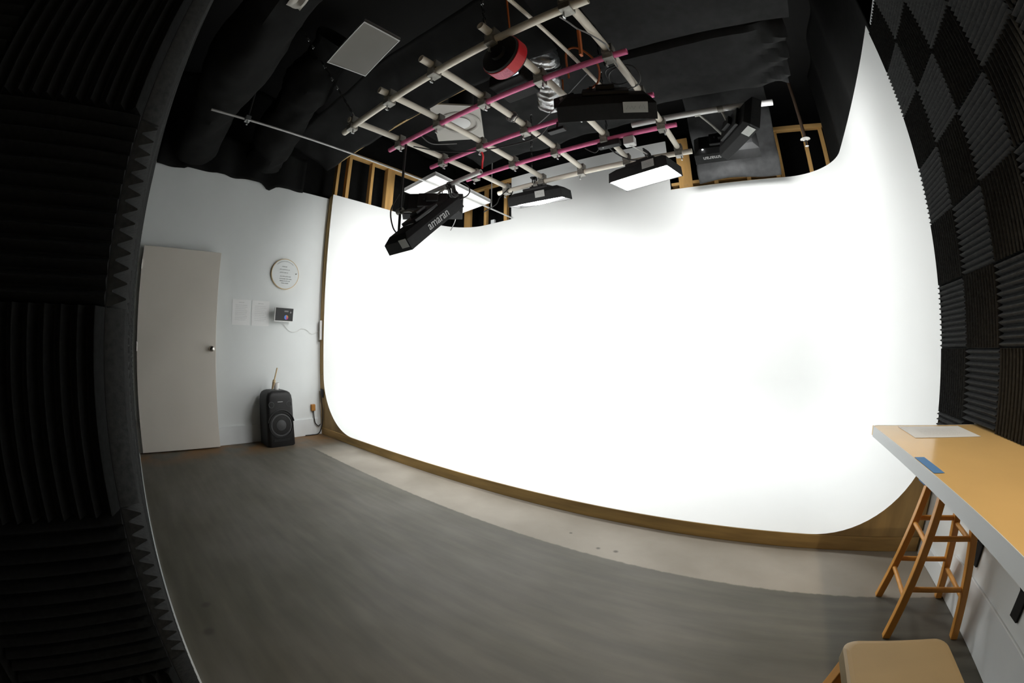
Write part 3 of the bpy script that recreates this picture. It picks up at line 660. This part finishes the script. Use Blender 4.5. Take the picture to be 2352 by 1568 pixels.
# flat black cloth ceiling over the left half, its straight front hem on a timber strip
def f1(u,v):
    x = .1+3.3*u; y = -.72+.59*v; z = 3.52-.22*v+.05*nz3((x*1.3,y*2,1))+.03*nz3((x*4,y*5,3)); return (x,y,z)
drape('ceiling_drape', 'black cloth with a straight hem stretched between door wall and air diffuser', f1, 60, 20, 'clothm', group='black ceiling cloths')
solid('timber_strip', MB().box((.3,-.135,3.30),(2.7,-.115,3.335)), 'ply', 'timber strip along the straight hem of the black ceiling cloth', 'timber')
def f2(u,v):
    x = 1.2+2.4*u; y = .45+1.2*v; z = 3.62-.02*v+.06*nz3((x*1.6,y*1.6,5))+.02*nz3((x*6,y*6,8)); return (x,y,z)
drape('ceiling_drape', 'black cloth slung above the middle of the lighting grid', f2, 50, 40, 'clothm', group='black ceiling cloths')
# boxy duct wrapped in charcoal cloth on the right, two sections
def boxduct(label, x0, x1, y0, y1, z0, z1, seed, gather):
    secs = []; nx = 48; prof = [(y0,z1),(y0+.0,z0+.06),(y0+.03,z0+.01),(y0+.1,z0)]+[(y0+.1+(y1-y0-.2)*k/10,z0) for k in range(1,10)]+[(y1-.1,z0),(y1-.03,z0+.01),(y1,z0+.06),(y1,z1)]
    vs = []; 
    for i in range(nx+1):
        x = x0+(x1-x0)*i/nx; e = (i/nx)
        for k,(y,z) in enumerate(prof):
            g = gather*max(0,e-.7)/.3
            d = .025*nz3((x*2+seed,y*2,z))+.012*nz3((x*5+seed,y*7,z*3)) - .05*math.sin(math.pi*min(1,max(0,(y-y0)/(y1-y0))))*math.sin(math.pi*min(e*1.2,1))
            d += g*.05*math.sin(y*26+x*14+seed)
            vs.append((x, y+d*.3, z+d))
    n_ = len(prof); mb = MB().add(vs, [(i*n_+k,(i+1)*n_+k,(i+1)*n_+k+1,i*n_+k+1) for i in range(nx) for k in range(n_-1)], True)
    mb.add(vs[-n_:], [tuple(range(n_))]); mb.add(vs[:n_], [tuple(range(n_-1,-1,-1))])
    o = solid('wrapped_duct', mb, 'clothg', label, 'duct', 'cloth-wrapped ducts'); return o
boxduct('boxy duct wrapped in charcoal cloth hanging above the silver pipe and softboxes', 3.62, 5.06, .20, .98, 3.28, 3.9, 2, 1)
boxduct('boxy duct wrapped in charcoal cloth with a smooth underside, the section nearer the camera', 3.75, 5.1, -.75, .19, 3.31, 3.95, 6, 0)
# loose cloth bundle behind the rear right softboxes
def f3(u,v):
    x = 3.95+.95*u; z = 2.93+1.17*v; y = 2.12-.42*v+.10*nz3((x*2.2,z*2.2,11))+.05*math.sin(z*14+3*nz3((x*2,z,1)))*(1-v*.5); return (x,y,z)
drape('cloth_bundle', 'creased charcoal cloth bundle hanging above the timber ledge behind the lettered softbox', f3, 40, 46, 'cloth_lit')
# black curtains that close the space above the walls
def f4(u,v):
    y = .02+2.35*u; z = 2.99+(CEIL-2.99)*v; x = 5.585+.03*math.sin(y*7+1.5*nz3((y,z*.4,2)))+.03*nz3((y*2,z,4)); return (x,y,z)
drape('black_curtain', 'black curtain hanging above the cove beside the foam tiles', f4, 60, 20, group='black curtains')
def f5(u,v):
    y = -2.3+4.9*u; z = 2.967+(CEIL-2.967)*v; x = -.3+.04*math.sin(y*9)+.05*nz3((y*1.4,z,7)); return (x,y,z)
drape('black_curtain', 'black curtain hanging in the dark behind the timber studs by the door wall', f5, 80, 16, 'cloth', group='black curtains')
def f6(u,v):
    y = -2.25+1.85*u; z = 2.945+(3.4-2.945)*v + (.02*nz3((y*5,0,2))-.075*math.exp(-((y+.86)/.07)**2)-.02*(y<-1.88))*(1-v); x = .03+.02*math.sin(y*16)+.02*nz3((y*4,z*2,9)); return (x,y,z)
drape('hem_cloth', 'loose black cloth hem hanging over the top of the door wall', f6, 50, 10, 'cloth')
# ================================================================== DUCT, REEL, CABLES
fo = thing('foil_duct', 'shiny crinkled foil duct dropping through the middle of the grid', 'duct', (3.22,.0,3.0))
def ff(u,v):
    a = 2*math.pi*v; p = Vector((3.25,-.08,3.36)).lerp(Vector((3.07,.32,3.14)),u); r = .112+.003*math.sin(u*60)+.016*nz3((u*6,math.cos(a)*1.6,math.sin(a)*1.6))+.012*nz3((u*19,math.cos(a)*5,math.sin(a)*5))
    t = Vector((-.3,.5,-.1)).normalized(); s_ = Vector((0,0,1)).cross(t).normalized(); u_ = t.cross(s_)
    return p+s_*math.cos(a)*r+u_*math.sin(a)*r
part('sleeve', MB().grid(ff,90,20), 'foil', fo)
part('strap', MB().lathe([(.10,-.008),(.125,-.008),(.125,.008),(.10,.008)], (3.2,.03,3.3), (-.18,.4,-.22), 24), 'cable', fo)
cr = thing('cord_reel', 'black cord reel with a red band hanging from the front of the grid', 'cord reel', (3.40,-.76,2.62))
rcn = Vector((3.40,-.76,2.73)); rvd = (Vector((4.53,-2.21,1.085))-rcn).normalized(); rlf = Vector((-.807,-.59,0)); rup = (Vector((0,0,1))-rvd*rvd.z).normalized()
rax = (rvd*.62+rlf*.72+rup*.55).normalized()      # the drum hangs tilted, its open disc towards the dark side
part('drum', MB().lathe([(0,-.05),(.125,-.05),(.13,-.04),(.13,.04),(.125,.05),(.05,.05),(.045,.07),(0,.07)], rcn, rax, 40), 'dark', cr)
part('band', MB().lathe([(.1305,-.038),(.135,-.036),(.135,.036),(.1305,.038)], rcn, rax, 40), 'red', cr)
e1 = (-rlf*.3-rup-rax*((-rlf*.3-rup).dot(rax))).normalized(); e2 = rax.cross(e1)
def rimpt(a,h): return rcn+rax*h+e1*math.cos(a)*.1362+e2*math.sin(a)*.1362
part('sticker', MB().add([rimpt(math.radians(-20+8*k),h) for h in (-.033,.033) for k in range(8)], [(k,k+1,k+9,k+8) for k in range(7)]), 'redpink', cr, 0, 'pale pink sticker on the band')
part('hook', MB().tube([rcn+Vector((-.02,.03,.03)),Vector((3.40,-.815,2.83))], .012, 8), 'cable', cr)
cb_ = thing('control_box', 'black control box with a small lit display beside the front pink pipe', 'control box', (3.13,-.3,2.886))
part('case', MB().box((3.0,-.42,2.886),(3.27,-.17,2.99)), 'black', cb_, .01)
part('readout', MB().box((3.20,-.425,2.90),(3.255,-.4205,2.914)), 'ledb', cb_)
sb_ = thing('control_box', 'black box bracket under the front pink pipe with cables plugged in', 'control box', (3.43,-.1,2.8))
part('case', MB().box((3.34,-.12,2.74),(3.50,-.03,2.83)), 'dark', sb_, .008); part('knob', MB().tube([(3.42,-.12,2.78),(3.42,-.15,2.78)], .014), 'clamp', sb_)
jb = thing('junction_box', 'white junction box hanging under the rear pink pipe by the power adapter', 'junction box', (3.61,.66,2.75))
part('case', MB().box((3.565,.63,2.75),(3.66,.70,2.825)), 'white', jb, .006)
part('cord', MB().tube(smooth_path([(3.61,.66,2.75),(3.66,.75,2.74),(3.70,.85,2.735)]), .006, 8), 'cablew', jb)
ad = thing('power_adapter', 'long black power adapter under the rear pink pipe', 'power adapter', (3.43,.66,2.775))
part('case', MB().box((3.33,.63,2.775),(3.53,.69,2.825)), 'dark', ad, .006); part('lead', MB().tube(smooth_path([(3.34,.66,2.79),(3.28,.69,2.77),(3.2,.66,2.82)]), .005, 6), 'cable', ad)
hk = thing('handle_hook', 'black T-shaped hook hanging below the middle pink pipe', 'hook', (3.2,.17,2.735))
part('stem', MB().tube([(3.2,.185,2.84),(3.2,.17,2.76)], .01, 8), 'dark', hk); part('bar', MB().box((3.13,.14,2.735),(3.27,.195,2.76)), 'dark', hk, .004)
solid('orange_strap', MB().box((3.80,-.625,2.66),(3.814,-.60,2.862)), 'orange', 'orange strap hanging from the grid near the fifth cream cross pipe', 'strap')
solid('red_strap', MB().tube(smooth_path([(2.41,.19,2.84),(2.40,.24,2.79),(2.36,.28,2.75),(2.34,.30,2.70)]), .009, 8), 'red', 'short red strap hanging between the middle and rear pink pipes', 'strap')
def cable(label, pts, r, m, name='cable', cat='cable', group='cables in the grid'): return solid(name, MB().tube(smooth_path(pts), r, 6), m, label, cat, group)
cable('orange cord hanging from the dark above the front cream pipe down to the reel', [(3.55,-.95,3.2),(3.5,-.88,3.08),(3.46,-.80,2.92),(3.44,-.78,2.88),(3.40,-.76,2.84)], .006, 'orange')
cable('orange cord looped around the free end of the front pink pipe', [(3.5,-.17,2.92),(3.56,-.3,3.04),(3.66,-.32,3.02),(3.74,-.22,2.92),(3.68,-.1,2.86),(3.58,-.08,2.84)], .008, 'orange')
cable('orange cord dropping beside the unlit softbox', [(3.35,.02,3.1),(3.33,.06,2.95),(3.32,.12,2.86),(3.30,.2,2.84)], .006, 'orange')
cable('thin grey cord crossing the middle of the grid on a slant', [(3.62,-.1,2.98),(3.4,.02,2.95),(3.1,.2,2.94),(2.8,.36,2.95)], .004, 'cableg')
cable('grey cord drooping along the fifth cream cross pipe', [(3.77,-.76,2.87),(3.79,-.70,2.867),(3.81,-.63,2.862),(3.84,-.57,2.865),(3.885,-.46,2.86),(3.89,-.40,2.862),(3.87,-.2,2.86)], .005, 'cableg')
cable('grey cord hanging beside the air diffuser', [(2.05,-.2,2.94),(2.1,-.1,2.88),(2.2,.1,2.93)], .005, 'cableg')
cable('black cord running along the middle pink pipe towards the door', [(1.95,-.2,2.87),(2.15,.05,2.84),(2.5,.22,2.82),(2.9,.3,2.83),(3.1,.22,2.86)], .006, 'cable')
cable('black cord dropping in front of the white board to the softbox there', [(1.95,.44,2.73),(2.1,.4,2.6),(2.12,.35,2.5),(1.98,.3,2.45)], .006, 'cable')
cable('black cord hanging from the rear grid beside the cove corner studs', [(2.05,1.1,2.85),(2.0,1.0,2.72),(2.03,.9,2.6),(1.95,.8,2.5)], .006, 'cable')
cable('black cord drooping from the rear pink pipe to the brightly lit softbox', [(3.38,.67,2.84),(3.42,.8,2.79),(3.50,.95,2.77),(3.58,1.1,2.82)], .006, 'cable')
cable('black cord drooping from the rear cream pipe to the half-hidden lit softbox', [(2.06,1.155,2.83),(2.08,1.12,2.76),(2.16,1.16,2.78),(2.26,1.18,2.80)], .006, 'cable')
cable('black cord from the tilted softbox up to its pole', [(1.98,-.33,2.35),(1.95,-.38,2.2),(1.97,-.36,2.05),(2.03,-.33,1.97)], .006, 'cable')
cable('thin black cord looping across the white board towards the tilted softbox', [(1.51,.6,2.79),(1.53,.6,2.68),(1.66,.6,2.68),(1.74,.6,2.71)], .005, 'cable')
cable('thin black cord falling over the near edge of the white board', [(.98,.5,2.85),(1.06,.5,2.79),(1.15,.5,2.71)], .004, 'cable')
cable('black cord hanging in a long curve beyond the white board', [(1.44,.9,2.9),(1.41,.9,2.79),(1.45,.9,2.64),(1.43,.9,2.53),(1.36,.9,2.43)], .005, 'cable')
def coil(label, c, r, n, ax, m='cable', rr=.006):
    c = Vector(c); ax = Vector(ax).normalized(); a0 = ax.orthogonal().normalized(); b0 = ax.cross(a0); rn = random.Random(int(c.x*1000)); mb = MB()
    for k in range(n):
        q = r*rn.uniform(.75,1.1); off = Vector([rn.uniform(-.02,.02) for _ in range(3)]); sq = rn.uniform(.7,1.1)
        mb.tube([c+off+(a0*math.cos(t)*sq+b0*math.sin(t))*q+ax*.01*math.sin(3*t) for t in [2*math.pi*i/24 for i in range(25)]], rr, 6)
    return solid('cable_coil', mb, m, label, 'cable coil', 'cable coils on the grid')
coil('tangled black cable coil on the short silver pipe above the tilted softbox', (1.85,.42,2.66), .07, 8, (1,.2,.3))
coil('black cable bundle wound on the rear cream pipe above the brightly lit softbox', (3.62,1.155,2.87), .06, 7, (.9,.2,.4))
coil('single large black cable ring above the unlit softbox', (3.83,-.02,2.92), .11, 2, (.1,.25,1))
coil('small black cable coil on the rear cream pipe above the half-hidden lit softbox', (2.36,1.155,2.88), .045, 4, (1,0,.2))
coil('pale cable wound round the middle of the third cream cross pipe', (2.893,.0,2.905), .036, 9, (0,1,0), 'cableg', .005)
# ================================================================== SPRINKLER
sk = thing('sprinkler_drop', 'brown sprinkler drop pipe with a bright round plate in front of the small timber frame', 'sprinkler', (5.17,1.59,3.0))
part('pipe', MB().tube([(5.17,1.59,3.07),(5.155,1.62,CEIL)], .017, 12), mat('rusty_pipe', (.05,.03,.018), .6, var=.3), sk)
part('plate', MB().lathe([(.02,.0),(.05,-.004),(.052,-.01),(.03,-.02),(.018,-.03)], (5.17,1.59,3.07), (0,0,1), 28), 'chrome', sk)
part('head', MB().tube([(5.17,1.59,3.04),(5.17,1.59,2.99)], .01, 10).lathe([(.0,0),(.02,0),(.02,.003),(0,.003)], (5.17,1.59,2.985)), 'chrome', sk)
# small pale scrap of insulation in the dark at the top
solid('insulation_scrap', MB().grid(lambda u,v: (2.60+.14*u, -1.83+.1*v, 3.06+.02*nz3((u*3,v*3,1))), 8, 6).grid(lambda u,v: (2.60+.14*u, -1.83+.1*v, 3.11+.02*nz3((u*3,v*3,1))), 8, 6), 'panelg', 'small pale scrap of insulation in the dark at the top of the chain', 'insulation')

# ================================================================== PENDANT LAMP OVER THE COUNTER (lights the counter from above)
LX, LY, LZ = 5.2, -1.8, 2.45
pl = thing('pendant_lamp', 'black cone-shaded pendant lamp with a warm bulb hanging over the counter', 'lamp', (LX,LY,LZ))
part('shade', MB().lathe([(.175,0),(.06,.30),(.03,.33),(.03,.36),(.02,.36),(.02,.325),(.053,.295),(.17,0)], (LX,LY,LZ), (0,0,1), 40), 'black', pl)
part('bulb', MB().lathe([(0,-.05),(.025,-.043),(.043,-.025),(.05,0),(.043,.025),(.025,.043),(.014,.06),(.0,.06)], (LX,LY,LZ+.235), (0,0,1), 24), glow('warm_bulb', (1,.84,.62), 420), pl)
part('cord', MB().tube([(LX,LY,LZ+.355),(LX,LY,CEIL)], .005, 8), 'cable', pl)
